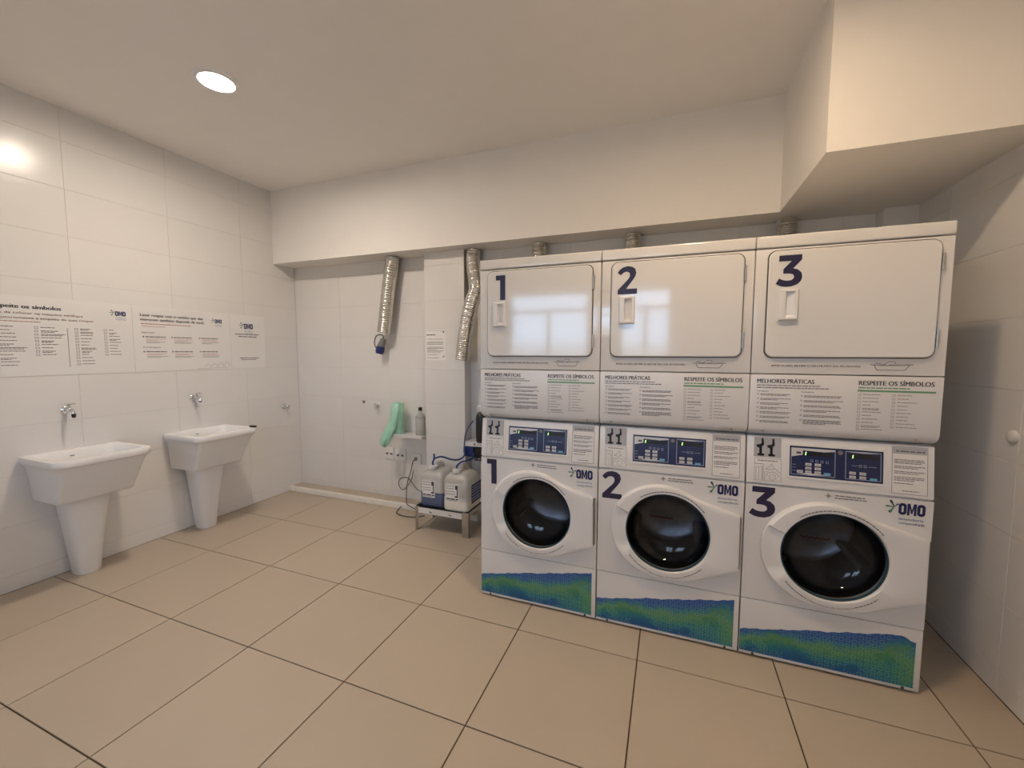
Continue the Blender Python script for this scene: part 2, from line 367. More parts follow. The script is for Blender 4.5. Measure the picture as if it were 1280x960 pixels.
# front wall behind the camera, with two windows
fwm = MB(); xs = [-0.12, WINDOWS[0][0], WINDOWS[0][1], WINDOWS[1][0], WINDOWS[1][1], W+0.12]
for i in range(5):
    if i in (1, 3): fwm.box(xs[i], xs[i+1], FRONT_Y-0.12, FRONT_Y, 0, WIN_Z[0]); fwm.box(xs[i], xs[i+1], FRONT_Y-0.12, FRONT_Y, WIN_Z[1], CEIL)
    else: fwm.box(xs[i], xs[i+1], FRONT_Y-0.12, FRONT_Y, 0, CEIL)
struct('wall_front', fwm, 'plaster')
for n, (a, b) in enumerate(WINDOWS):
    fm = MB(); z0, z1 = WIN_Z; y0, y1 = FRONT_Y-0.08, FRONT_Y-0.03
    fm.box(a, b, y0, y1, z0, z0+0.05); fm.box(a, b, y0, y1, z1-0.05, z1); fm.box(a, a+0.05, y0, y1, z0+0.05, z1-0.05); fm.box(b-0.05, b, y0, y1, z0+0.05, z1-0.05)
    fm.box(a+0.05, b-0.05, y0, y1, 2.02, 2.07)
    fm.box((a+b)/2-0.025, (a+b)/2+0.025, y0, y1, z0+0.05, 2.02)
    w = struct('window_%d' % (n+1), fm, 'alu')
    for (p, q, r, t) in ((a+0.05, (a+b)/2-0.025, z0+0.05, 2.02), ((a+b)/2+0.025, b-0.05, z0+0.05, 2.02), (a+0.05, b-0.05, 2.07, z1-0.05)):
        obj('pane', MB().box(p, q, FRONT_Y-0.058, FRONT_Y-0.054, r, t), 'pane', w)
struct('beam_back', MB().box(0.0, W, 2.895, BACK, SOF, CEIL), 'plaster')
struct('beam_right', MB().box(4.295, W, 2.083, 2.895, SOF, CEIL), 'plaster')
col = struct('column_back', MB().box(1.652, 2.043, 3.022, BACK, 0, SOF), 'wall_grout')
lay_tiles('wall_tile', col, [1.65, 2.045], ZB, ((0,3.02,0), (1,0,0), (0,0,1)), 0.0018, 'wall_tile')
lay_tiles('wall_tile', col, [-BACK, -3.02], ZB, ((1.65,0,0), (0,-1,0), (0,0,1)), 0.0018, 'wall_tile')
lay_tiles('wall_tile', col, [3.02, BACK], ZB, ((2.045,0,0), (0,1,0), (0,0,1)), 0.0018, 'wall_tile')
struct('column_corner', MB().box(4.86, W, 3.04, BACK, 0, SOF), 'wall_tile')
# raised strip along the back wall with a white edging
ledge = struct('floor_ledge', MB().box(0.0, W, 3.0, BACK, 0, 0.044), 'floor_grout')
lay_tiles('floor_tile', ledge, cuts(0, W, -0.0161, 0.6), [3.006, BACK], ((0,0,0.048), (1,0,0), (0,1,0)), 0.0042, 'floor_tile', t=0.005, ch=0.0008)
struct('trim_1', MB().box(0.0, W, 2.978, 3.006, 0.0, 0.053), 'curb', bevel=0.006, smooth=40)

# ------------------------------------------------------------------ ceiling downlights
def downlight(x, y, label, m):
    t = thing('ceiling_downlight', label, 'ceiling light', (x, y, CEIL), 'recessed ceiling downlights')
    obj('ring', MB().lathe([(0.088, 0.0), (0.118, 0.0), (0.116, -0.006), (0.100, -0.011), (0.088, -0.008), (0.088, 0.0)], n=48, cap=False), 'lamp_ring', t, smooth=40)
    obj('diffuser', MB().lathe([(0.0005, -0.004), (0.088, -0.004), (0.088, -0.002), (0.0005, -0.002)], n=48), m, t)
downlight(1.20, 1.59, 'lit round recessed ceiling light above the two wash basins', 'lamp_neutral')
downlight(3.85, 1.20, 'lit round recessed ceiling light in front of the dryers', 'lamp_warm')

# ------------------------------------------------------------------ lettering shapes
DIG = {
 1: [(0,1),(.42,1),(.42,0),(.19,0),(.19,.80),(0,.80)],
 2: [(.02,.79),(.10,.90),(.22,.98),(.38,1.01),(.53,.98),(.64,.90),(.68,.76),(.65,.63),(.57,.51),(.34,.205),(.34,.19),(.72,.19),(.72,0),(.03,0),(.03,.15),(.38,.52),(.45,.62),(.46,.71),(.42,.79),(.34,.82),(.25,.80),(.17,.73),(.14,.69)],
 3: [(.07,1.0),(.70,1.0),(.70,.84),(.47,.57),(.60,.53),(.70,.43),(.73,.30),(.70,.17),(.60,.06),(.45,0.0),(.30,-.01),(.14,.02),(0,.10),(.09,.27),(.20,.21),(.32,.185),(.43,.20),(.495,.25),(.505,.31),(.48,.37),(.42,.405),(.32,.415),(.20,.415),(.20,.56),(.42,.81),(.07,.81)]}
def digit(n, a0, b0, h): return Print().poly([(a0+x*h, b0+y*h) for x, y in DIG[n]])
def omo(pr, a0, b0, w, h):                       # condensed heavy O M O
    def O(x0, ww):
        out = rrect(x0, x0+ww, b0, b0+h, ww*0.45, 6); inn = rrect(x0+ww*0.37, x0+ww*0.63, b0+h*0.22, b0+h*0.78, ww*0.15, 6); n = len(out)
        for i in range(n): j = (i+1) % n; pr.poly([out[i], out[j], inn[j], inn[i]])
    ow = w*0.305; mw = w*0.345; g = w*0.022
    O(a0, ow); x = a0+ow+g
    pr.poly([(x+u*mw, b0+v*h) for u, v in ((0,0),(0,1),(.30,1),(.5,.45),(.70,1),(1,1),(1,0),(.73,0),(.73,.60),(.57,.15),(.43,.15),(.27,.60),(.27,0))])
    O(x+mw+g, ow)
def burst(pr_g, pr_t, ca, cb, R):
    for k, (ang, l, wd, who) in enumerate(((118, 1.0, .30, 1), (178, .95, .22, 0), (238, 1.0, .34, 0), (48, .62, .34, 1))):
        d = math.radians(ang); c, s_ = math.cos(d), math.sin(d); P_ = pr_t if who else pr_g
        pts = [(0.0, .05), (.5, .09), (.78, wd*.5), (.95, wd*.38), (1.0, 0), (.95, -wd*.38), (.78, -wd*.5), (.5, -.09), (0.0, -.05)]
        P_.poly([(ca + R*l*(x*c - y*s_), cb + R*l*(x*s_ + y*c)) for x, y in pts])
def logo(parent, mp, a0, b0, w, h, cap_lines=True, name='logo'):
    p1 = Print(); omo(p1, a0, b0, w, h); root = p1.build(name, 'omo_ink', parent, mp, True)
    g, t = Print(), Print(); burst(g, t, a0-0.16*w, b0+h*0.62, w*0.36)
    g.build('logo_burst', 'green_ink', parent, mp); t.build('logo_burst', 'teal_ink', parent, mp)
    if cap_lines:
        q = Print().text('lavanderia', a0+w*0.04, b0-h*0.44, h*0.2, w*0.92, 0.01).text('compartilhada', a0+w*0.04, b0-h*0.80, h*0.2, w*0.96, 0.01)
        q.build('logo_caption', 'omo_sub', parent, mp)
    return root

# ------------------------------------------------------------------ washers
X0 = [2.668, 3.3525, 4.037]; HW = 0.3395; FY = 2.02
CU, CZ = 0.345, 0.555                               # door centre on the front
def slant(z): return 0.024*(z-0.85)/0.218
def CTRL(off): return lambda a, b: (a-0.341, slant(b)-off, b)
def ray_out(poly, th):
    dx, dy = math.cos(th), math.sin(th); best = None
    for (x0, y0), (x1, y1) in zip(poly, poly[1:]+poly[:1]):
        ex, ey = x1-x0, y1-y0; den = dx*ey - dy*ex
        if abs(den) < 1e-12: continue
        t = (x0*ey - y0*ex)/den; s_ = (x0*dy - y0*dx)/den
        if t > 0 and -1e-6 <= s_ <= 1+1e-6: best = t if best is None else max(best, t)
    return best
def sstep(x, a, b): t = max(0, min(1, (x-a)/(b-a))); return t*t*(3-2*t)
def front_panel():
    rect = [(-HW+0.341-CU, 0.290-CZ), (HW+0.341-CU, 0.290-CZ), (HW+0.341-CU, 0.842-CZ), (-HW+0.341-CU, 0.842-CZ)]
    ths = sorted([2*PI*k/96 for k in range(96)] + [math.atan2(y, x) % (2*PI) for x, y in rect])
    loops = []
    for f, y in ((0, 0.05), (0, 0.0), (0.5, 0.0), (1, 0.0), (1, 0.014)):
        l = []
        for th in ths:
            r = 0.203 + (ray_out(rect, th)-0.203)*f
            l.append((CU-0.341+r*math.cos(th), y, CZ+r*math.sin(th)))
        loops.append(l)
    return MB().loft(loops, False, False)
DOOR = [(.318,.131),(.143,.183),(.10,.206),(.05,.226),(0,.236),(-.03,.238)]
DOOR += [(-.03+.245*math.cos(a), .238*math.sin(a)) for a in [math.radians(d) for d in range(96, 272, 6)]]
DOOR += [(.03,-.238),(.09,-.234),(.148,-.217),(.321,-.133)]
def door_frame():
    ths = sorted([2*PI*k/160 for k in range(160)] + [math.atan2(.131,.318), math.atan2(-.133,.321) % (2*PI)])
    prof = [(0.0, 0.012), (0.0, -0.020), (0.03, -0.027), (0.08, -0.030), (0.6, -0.031), (0.85, -0.029), (0.95, -0.022), (1.0, -0.012), (1.0, 0.0)]
    loops = []
    for f, y in prof:
        l = []
        for th in ths:
            ro = ray_out(DOOR, th); r = 0.197 + (ro-0.197)*f; d = math.degrees(th)
            right = 1 - sstep(min(d, 360-d), 20, 60)
            yy = y
            if f > 0.8 and f < 1.0 and right > 0: yy = y + (-0.031-y)*right
            if f == 1.0 and y < 0: yy = y + (-0.030-y)*right
            rec = sstep(d, 156, 157.5)*(1-sstep(d, 200, 216))          # flat recess on the left side
            if f > 0.02 and y < 0: yy = yy*(1-rec) + (-0.010 - 0.010*(1-f)**2 if f < 1 else -0.006)*rec
            l.append((CU-0.341+r*math.cos(th), yy, CZ+r*math.sin(th)))
        loops.append(l)
    return MB().loft(loops, False, False)
def valve_shape(a, b, s):
    P_ = [(.10,1),(.17,1),(.20,.72),(.22,.62),(.14,.56),(.09,.52),(.10,.30),(.10,.14),(.23,.12),(.25,.05),(.14,.0),(.0,.0),(-.12,.05),(-.10,.12),(.01,.14),(-.01,.35),(-.03,.45),(-.13,.49),(-.18,.57),(-.11,.64),(.03,.66),(.09,.73)]
    return [(a+x*s, b+y*s) for x, y in P_]
def make_washer():
    rng = random.Random(3)
    t = thing('washing_machine', 'x', 'washing machine', group='washing machines in a row')
    b = MB(); d = 0.72
    b.box(-HW, -HW+0.012, 0.014, d, 0.02, 0.846); b.box(HW-0.012, HW, 0.014, d, 0.02, 0.846); b.box(-HW+0.012, HW-0.012, d-0.012, d, 0.02, 0.846)
    b.box(-HW+0.012, HW-0.012, 0.014, d-0.012, 0.02, 0.032); b.box(-HW+0.012, HW-0.012, 0.014, d-0.012, 0.83, 0.846)
    obj('cabinet', b, 'enamel2', t)
    for sx in (-1, 1):
        for y in (0.07, 0.65): obj('foot', MB().lathe([(0.022, 0.0), (0.022, 0.01), (0.012, 0.013), (0.012, 0.021)], (sx*0.29, y, 0), n=16), 'rubber', t, smooth=40)
    obj('front_panel', front_panel(), 'enamel2', t, smooth=30)
    ch = obj('control_housing', MB().prism_x([(0.0, 0.850), (0.024, 1.068), (0.70, 1.068), (0.70, 0.850)], -HW, HW), 'plastic', t, bevel=0.005, smooth=40)
    # control film with outlines, windows and buttons
    cf = obj('control_film', MB().add([CTRL(o)(a, z) for o in (-0.002, 0.0025) for a, z in ((.172,.898),(.511,.898),(.511,1.033),(.172,1.033))], [(0,1,2,3),(4,7,6,5),(0,4,5,1),(1,5,6,2),(2,6,7,3),(3,7,4,0)]), 'navy', t)
    fr = MB()
    for (a0, a1, z0, z1) in ((.164,.519,.889,.8975),(.164,.519,1.0335,1.042),(.164,.1715,.8975,1.0335),(.5115,.519,.8975,1.0335)):
        fr.add([CTRL(o)(a, z) for o in (-0.002, 0.004) for a, z in ((a0,z0),(a1,z0),(a1,z1),(a0,z1))], [(0,1,2,3),(4,7,6,5),(0,4,5,1),(1,5,6,2),(2,6,7,3),(3,7,4,0)])
    obj('control_frame', fr, 'plastic', t)
    F = CTRL(0.0032); G = CTRL(0.0040); H = CTRL(0.0048)
    Print().frame(.177,.343,.906,1.026,.0022).frame(.379,.504,.906,1.026,.0022).build('outline', 'line_white', cf, F)
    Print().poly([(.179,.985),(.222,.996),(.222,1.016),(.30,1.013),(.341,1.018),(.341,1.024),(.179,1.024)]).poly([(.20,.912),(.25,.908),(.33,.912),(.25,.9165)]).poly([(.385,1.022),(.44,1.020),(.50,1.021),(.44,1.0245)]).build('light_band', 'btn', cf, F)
    Print().rect(.197,.215,1.000,1.009).build('film_mark', 'seal', cf, G)
    for q in ((.224,.332,.994,1.012), (.390,.496,.996,1.015)): Print().rect(*q).build('display_window', 'navy_dark', cf, G)
    for a, z in ((.230,.996),(.402,.997)): Print().poly([(a,z),(a+.0035,z),(a+.0055,z+.014),(a+.002,z+.014)]).build('lit_digit', 'led', cf, H)
    for a, z in [(.212,.921)] + [(x, y) for x in (.244,.279) for y in (.955,.938,.921)] + [(x, y) for x in (.405,.441) for y in (.933,.916)]:
        mb = MB(); p = [(a-.0115,z-.0058),(a+.0115,z-.0058),(a+.0115,z+.0058),(a-.0115,z+.0058)]
        mb.loft([[F(*q) for q in p], [CTRL(0.0052)(a+(x-a)*.92, z+(y-z)*.88) for x, y in p]]); obj('button', mb, 'btn', cf)
        Print().rect(a-.007, a+.007, z-.0013, z+.0013).build('button_print', 'grey_ink', cf, CTRL(0.0056))
    for a, z in ((.314,.918),(.478,.912)):
        mb = MB(); p = [(a-.0125,z-.0055),(a+.0125,z-.0055),(a+.0125,z+.0055),(a-.0125,z+.0055)]
        mb.loft([[F(*q) for q in p], [CTRL(0.0052)(a+(x-a)*.92, z+(y-z)*.88) for x, y in p]]); obj('button', mb, 'btn_blue', cf)
    ic = Print()
    for a, z in [(.256+.019*i, .972-.001*i) for i in range(4)] + [(.432,.965),(.449,.965)]: ic.frame(a-.005, a+.005, z-.005, z+.005, .0014)
    ic.rect(.402,.422,.9645,.966).rect(.460,.488,.9635,.965).rect(.182,.196,.95,.9515).rect(.182,.196,.937,.9385).rect(.182,.196,.923,.9245)
    ic.build('icon_print', 'line_white', cf, F)
    kn = Print().poly([(.361+.0095*math.cos(2*PI*k/20), 1.016+.0095*math.sin(2*PI*k/20)) for k in range(20)]); kn.build('round_badge', 'grey_ink', cf, F)
    # stickers
    s1 = Print().rect(.030,.139,.972,1.062).build('upper_sticker', 'sticker_grey', t, CTRL(0.0008))
    Print().poly(valve_shape(.053,.977,.080)).poly(valve_shape(.096,.977,.080)).line([(.0635,1.057),(.0665,1.030)],.0085).line([(.057,1.024),(.057,.984)],.011).line([(.1065,1.057),(.1095,1.030)],.0085).line([(.100,1.024),(.100,.984)],.011).line([(.046,.981),(.071,.981)],.007).line([(.089,.981),(.114,.981)],.007).build('valve_drawing', 'black', s1, CTRL(0.0014))
    s2 = Print().rect(.031,.142,.862,.968).build('lower_sticker', 'sticker_white', t, CTRL(0.0008))
    ln = Print().frame(.033,.140,.864,.966,.0010).words(.046,.128,.954,.0035,rng).line([(.034,.940),(.069,.940),(.069,.866)],.0018).line([(.040,.868),(.040,.926),(.064,.926),(.064,.868)],.0012).line([(.052,.868),(.052,.926)],.0010)
    ln.line([(.078,.918),(.095,.930),(.103,.944),(.112,.918),(.100,.916),(.078,.918)],.0014).line([(.112,.926),(.138,.902)],.0012)
    ln.line([(.107+.025*math.cos(a), .885+.021*math.sin(a)) for a in [PI*k/10 for k in range(11)]],.0014).line([(.107+.013*math.cos(a), .882+.013*math.sin(a)) for a in [2*PI*k/16 for k in range(17)]],.0012).line([(.075,.868),(.075,.905),(.09,.905)],.0012)
    ln.build('line_drawing', 'grey_ink', s2, CTRL(0.0014))
    s3 = Print().rect(.540,.658,.864,1.060).build('notice_sticker', 'sticker_white', t, CTRL(0.0008))
    Print().rect(.543,.655,1.030,1.057).build('sticker_header', 'sticker_grey', s3, CTRL(0.0011))
    n3 = Print().frame(.540,.658,.864,1.060,.0016).words(.553,.648,1.038,.006,rng)
    for k, (z, n) in enumerate(((1.004,3),(.977,2),(.955,2),(.932,3),(.906,1))): n3.para(.548,.650,z,.0032,.0068,n,rng)
    n3.words(.575,.630,.876,.003,rng); n3.build('notice_print', 'grey_ink', s3, CTRL(0.0016))
    # front print
    D = FRONT(-0.0012)
    pr = Print().words(.345,.452,.826,.0042,rng).words(.345,.462,.815,.0042,rng); pr.build('small_print', 'grey_ink', t, D)
    sp = Print()
    for k in range(8):
        a, b_ = PI/4*k, PI/4*(k+1); r0, r1 = (.013, .006) if k % 2 == 0 else (.006, .013)
        sp.poly([(.322, .824), (.322+r0*math.cos(a), .824+r0*math.sin(a)), (.322+r1*math.cos(b_), .824+r1*math.sin(b_))])
    sp.build('spark_symbol', 'pale_ink', t, D)
    logo(t, D, .567, .776, .088, .050)
    # drum, gasket, door
    obj('drum', MB().lathe([(0.205, 0.055), (0.225, 0.07), (0.225, 0.42), (0.20, 0.44), (0.09, 0.445), (0.001, 0.45)], (CU-.341, 0, CZ), 'y', 48, False), 'drum', t, smooth=50)
    for k in range(3):
        a = math.radians(90+120*k); c, s_ = math.cos(a), math.sin(a); mb = MB(); lo = []
        for y in (0.10, 0.40):
            lo.append([(CU-.341+c*r-s_*w, y, CZ+s_*r+c*w) for r, w in ((.226,-.03),(.17,-.012),(.165,0),(.17,.012),(.226,.03))])
        obj('drum_paddle', mb.loft(lo), 'drum', t)
    obj('gasket', MB().lathe([(0.203, 0.008), (0.196, 0.02), (0.192, 0.05), (0.206, 0.075), (0.222, 0.07), (0.215, 0.04), (0.203, 0.008)], (CU-.341, 0, CZ), 'y', 48, False), 'rubber', t, smooth=60)
    dr = obj('door', door_frame(), 'plastic', t, smooth=28)
    gp = [(0.1985, -0.014), (0.194, -0.016), (0.190, -0.008), (0.183, 0.012), (0.172, 0.034), (0.155, 0.052), (0.130, 0.066), (0.10, 0.076), (0.07, 0.082), (0.035, 0.086), (0.0008, 0.087)]
    obj('door_glass', MB().lathe(gp, (CU-.341, 0, CZ), 'y', 64, False), 'door_glass', dr, smooth=70)
    obj('glass_rim', MB().lathe([(0.198, -0.020), (0.1925, -0.0205), (0.191, -0.012), (0.198, -0.010), (0.198, -0.020)], (CU-.341, 0, CZ), 'y', 64, False), 'teal_ink', dr, smooth=60)
    ar = Print()
    def arc(r, d0, d1, h):
        a = d0
        while a < d1-1:
            w = min(rng.uniform(2.0, 5.0), d1-a); n = 3
            for i in range(n):
                p, q = math.radians(a+w*i/n), math.radians(a+w*(i+1)/n)
                ar.poly([(CU+r*math.cos(p), CZ+r*math.sin(p)), (CU+(r+h)*math.cos(p), CZ+(r+h)*math.sin(p)), (CU+(r+h)*math.cos(q), CZ+(r+h)*math.sin(q)), (CU+r*math.cos(q), CZ+r*math.sin(q))])
            a += w + 0.7
    arc(.210, 38, 128, .0045); arc(.219, 218, 246, .004); arc(.219, 293, 318, .004)
    bend = lambda x, y: (CU + (.225-y)*math.sin((x-.0875)/.222), CZ - (.225-y)*math.cos((x-.0875)/.222))
    ar.text('Higienização da lavanderia', 0, 0, .0062, .175, .02, warp=bend)
    ar.build('ring_print', 'grey_ink', dr, FRONT(-0.0326))
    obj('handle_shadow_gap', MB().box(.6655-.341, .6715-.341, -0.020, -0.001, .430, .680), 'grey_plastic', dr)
    # kick panel
    kp = obj('kick_panel', MB().box(-HW, HW, 0.0, 0.016, 0.012, 0.286), 'enamel2', t, bevel=0.003, smooth=40)
    for a in (.06, .625): obj('screw', MB().lathe([(0.006, 0.0), (0.006, -0.002), (0.003, -0.003)], (a-.341, 0, .0185), 'y', 12), 'seal', kp)
    return t
def kick_band(kp, i):
    rr = random.Random(20+i); ph = rr.uniform(0, 6)
    topl = [(.003 + .656*k/66, .131 + .132*k/66 + .0016*math.sin(k*.5+ph) + .0013*math.sin(k*1.25+ph) + rr.uniform(-.0006, .0006) + .003*math.exp(-((k-26)/5)**2)) for k in range(67)]
    if i == 2: topl = [(a, b_ - 0.034*sstep(a, .600, .662)) for a, b_ in topl]
    pk = Print()
    for (a0, b0), (a1, b1) in zip(topl, topl[1:]): pk.poly([(a0, .026), (a1, .026), (a1, b1), (a0, b0)])
    pk.build('watercolour_band', 'kick_print', kp, FRONT(-0.0010), True)
def painted_reflection(t):  # wavy red strip modelled in place of a reflection in the door glass
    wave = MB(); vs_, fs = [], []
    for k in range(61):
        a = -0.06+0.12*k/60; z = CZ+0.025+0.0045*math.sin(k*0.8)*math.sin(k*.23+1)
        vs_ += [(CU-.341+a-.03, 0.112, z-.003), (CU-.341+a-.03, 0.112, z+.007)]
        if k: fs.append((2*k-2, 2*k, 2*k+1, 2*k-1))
    obj('painted_reflection', wave.add(vs_, fs), 'reflection_red', t)
def place(t, i, label, z=0):
    t.location = (X0[i]+0.341, FY, z); t['label'] = label
ORD = ['leftmost', 'middle', 'rightmost']
w0 = make_washer(); washers = [w0, copy_tree(w0), copy_tree(w0)]
for i, w in enumerate(washers):
    place(w, i, ['white washing machine marked with a large dark 1, beside the jugs, leftmost of the row', 'white washing machine marked with a large dark 2, standing between the other two washers', 'white washing machine marked with a large dark 3, beside the right wall'][i])
    if i > 0: painted_reflection(w)
    kick_band([c for c in w.children if c.name.startswith('kick_panel')][0], i)
    digit(i+1, .040 if i == 0 else .018, .690, .145).build('number', 'ink', w, FRONT(-0.0012))

# ------------------------------------------------------------------ dryers (local z 0 is the underside at 1.07)
Z0 = 1.070
def DF(y): return lambda a, b: (a-0.341, y, b-Z0)
def make_dryer():
    rng = random.Random(11)
    t = thing('tumble_dryer', 'x', 'tumble dryer', group='tumble dryers stacked on the washing machines')
    obj('cabinet', MB().box(-HW-.001, HW+.001, 0.0, 0.70, 1.359-Z0, 1.912-Z0), 'enamel', t, bevel=0.004, smooth=40)
    obj('top_panel', MB().box(-HW-.001, HW+.001, -0.005, 0.705, 1.916-Z0, 1.968-Z0), 'enamel', t, bevel=0.007, seg=3, smooth=40)
    lp = obj('lower_panel', MB().prism_x([(0.0, 1.355-Z0), (0.0, 1.118-Z0), (0.006, 1.100-Z0), (0.022, 1.086-Z0), (0.050, 1.074-Z0), (0.70, 1.070-Z0), (0.70, 1.355-Z0)], -HW-.001, HW+.001), 'enamel2', t, bevel=0.003, smooth=40)
    def slab(a0, a1, b0, b1, r, y0, y1, ch):
        p = rrect(a0, a1, b0, b1, r, 6); ca, cb = (a0+a1)/2, (b0+b1)/2; f = lambda k: [(ca+(x-ca)*(1-k/((a1-a0)/2)), cb+(z-cb)*(1-k/((b1-b0)/2))) for x, z in p]
        return MB().loft([[DF(y1)(*q) for q in p], [DF(y0+ch)(*q) for q in p], [DF(y0)(*q) for q in f(ch)]])
    obj('door_gasket', slab(.0465, .6435, 1.4285, 1.9035, .034, -0.004, 0.004, 0.001), 'seal', t)
    dr = obj('door', slab(.0510, .6390, 1.433, 1.899, .031, -0.014, -0.001, 0.004), 'enamel', t, smooth=30)
    # recessed grip: plate with a pit that is deep on the left and slopes out to the right
    a0, a1, z0, z1 = .091, .167, 1.594, 1.731; p0, p1, q0, q1 = .117, .153, 1.606, 1.720
    h = MB(); fo = -0.031
    def R(a_0, a_1, z_0, z_1, y): return [DF(y)(a_0, z_0), DF(y)(a_1, z_0), DF(y)(a_1, z_1), DF(y)(a_0, z_1)]
    pit = [DF(-0.0155)(p0+.004, q0+.012), DF(-0.028)(p1-.003, q0+.010), DF(-0.025)(p1-.003, q1-.004), DF(-0.0155)(p0+.004, q1-.006)]
    h.loft([R(a0, a1, z0, z1, -0.013), R(a0+.002, a1-.002, z0+.002, z1-.002, fo+.004), R(a0+.006, a1-.006, z0+.006, z1-.006, fo), R(p0, p1, q0, q1, fo), pit], cap0=False)
    obj('grip', h, 'plastic', dr)
    for z in (1.476, 1.778):
        hg = obj('hinge', MB().lathe([(0.0055, z-Z0), (0.0055, z+.068-Z0)], (.6455-.341, -0.008, 0), n=12), 'steel', t, smooth=40)
    # print under the door
    Print().text('APÓS O USO, RETIRE O SEU FILTRO DA SECADORA', .078, 1.391, .0088, .328, .04).build('caution_print', 'grey_ink', t, DF(-0.0008), True)
    tr = Print().line([(.438,1.4035),(.470,1.4005),(.548,1.4005),(.581,1.4045)],.0022).line([(.452,1.4005),(.462,1.381),(.554,1.381),(.568,1.4005)],.0022)
    tr.line([(.458,1.412),(.472,1.404),(.490,1.404)],.0016).line([(.480,1.402),(.492,1.409),(.500,1.416),(.516,1.417),(.524,1.411),(.519,1.404),(.502,1.403)],.0014).line([(.452,1.408),(.466,1.407),(.476,1.412)],.0014).line([(.525,1.4055),(.570,1.4075)],.0012)
    tr.build('tray_drawing', 'dark_ink', t, DF(-0.0008))
    # care guide on the lower panel
    D = DF(-0.0009)
    Print().text('MELHORES PRÁTICAS', .027, 1.3165, .0195, .218, .025).build('title_print', 'dark_ink', lp, D, True)
    Print().text('RESPEITE OS SÍMBOLOS', .404, 1.3165, .0195, .247, .025).build('title_print', 'dark_ink', lp, D, True)
    Print().rect(.401,.658,1.289,1.2965).build('green_rule', 'green_bar', lp, D)
    s = Print().words(.027,.275,1.304,.0045,rng,.98).words(.027,.305,1.2935,.0045,rng,.98)
    s.text('Lavagem', .029, 1.277, .007, .044, .02).text('Secagem', .199, 1.277, .007, .048, .02)
    for k in range(7):
        z = 1.2635-.0205*k
        if k < 7: s.frame(.030,.0365,z-.001,z+.0055,.0013).para(.043,.163,z+.0012,.0030,.0056,2,rng)
    for k, n in enumerate((2, 2, 2, 2, 2, 4)):
        z = 1.2605-.0215*k; s.frame(.199,.2055,z-.001,z+.0055,.0013).para(.211,.355,z+.0012,.0030,.0056,n,rng)
    s.build('care_print', 'care_ink', lp, D)
    s = Print().words(.404,.575,1.3030,.005,rng).build('green_print', 'green_bar', lp, D)
    s = Print()
    for a, n in ((.404, 11), (.520, 10)):
        for k in range(n):
            z = 1.2735-.0148*k; s.frame(a, a+.010, z-.002, z+.006, .0012); s.para(a+.017, a+.017+rng.uniform(.05,.085), z+.002, .0028, .0052, rng.choice((1, 1, 2)), rng)
    s.build('symbol_print', 'pale_ink', lp, D)
    for a in (.060, .617): obj('screw', MB().lathe([(0.0055, 0.012), (0.0055, -0.001), (0.003, -0.002)], (a-.341, 0.006, 1.0925-Z0), 'y', 12), 'steel', lp)
    return t
d0 = make_dryer(); dryers = [d0, copy_tree(d0), copy_tree(d0)]
for i, d in enumerate(dryers):
    place(d, i, ['white tumble dryer with a dark 1 on its door, next to the bent duct', 'white tumble dryer with a dark 2 on its door, between the other two dryers', 'white tumble dryer with a dark 3 on its door, under the deep ceiling box'][i], Z0)
    digit(i+1, .104 if i == 0 else .078, 1.742, .135).build('number', 'ink', d, DF(-0.0152))

# ------------------------------------------------------------------ wash basins and taps on the left wall
def make_basin(y, label):
    t = thing('wash_basin', label, 'sink', (0, y, 0), 'white pedestal wash basins')
    def L_(x0, x1, hw, z, r): return [(x, yy, z) for x, yy in rrect(x0, x1, -hw, hw, r, 6)]
    b = MB().loft([L_(.002,.290,.182,.530,.02), L_(.002,.302,.191,.5345,.022), L_(.002,.308,.194,.548,.022), L_(.002,.345,.199,.62,.022), L_(.002,.387,.206,.70,.024), L_(.002,.405,.213,.735,.028), L_(.002,.417,.224,.758,.034), L_(.002,.427,.236,.771,.042),
                   L_(.002,.438,.244,.776,.052), L_(.002,.441,.246,.788,.053), L_(.002,.441,.246,.806,.053), L_(.003,.437,.243,.8145,.05), L_(.006,.430,.239,.816,.047), L_(.058,.404,.214,.816,.04), L_(.062,.398,.209,.812,.04), L_(.072,.376,.196,.75,.05), L_(.085,.345,.180,.64,.05), L_(.105,.320,.160,.592,.05), L_(.15,.28,.10,.582,.04)])
    bo = obj('basin', b, 'ceramic', t, smooth=50)
    obj('pedestal', MB().loft([L_(.020,.163,.060,0.0,.050), L_(.019,.166,.062,.012,.052), L_(.012,.190,.084,.25,.055), L_(.004,.222,.114,.525,.06), L_(.004,.225,.116,.548,.06)]), 'ceramic', t, smooth=50)
    obj('drain', MB().lathe([(.026, .5825), (.026, .585), (.018, .585), (.016, .583)], (.215, 0, 0), n=24), 'chrome', bo, smooth=40)
    obj('overflow_slot', MB().box(.0665, .0705, -.026, -.006, .776, .781), 'grey_ink', bo)
    return t
make_basin(1.322, 'white ceramic pedestal basin nearest the camera, under the tap with a black nozzle')
make_basin(2.085, 'white ceramic pedestal basin with a small black bar on its far corner')
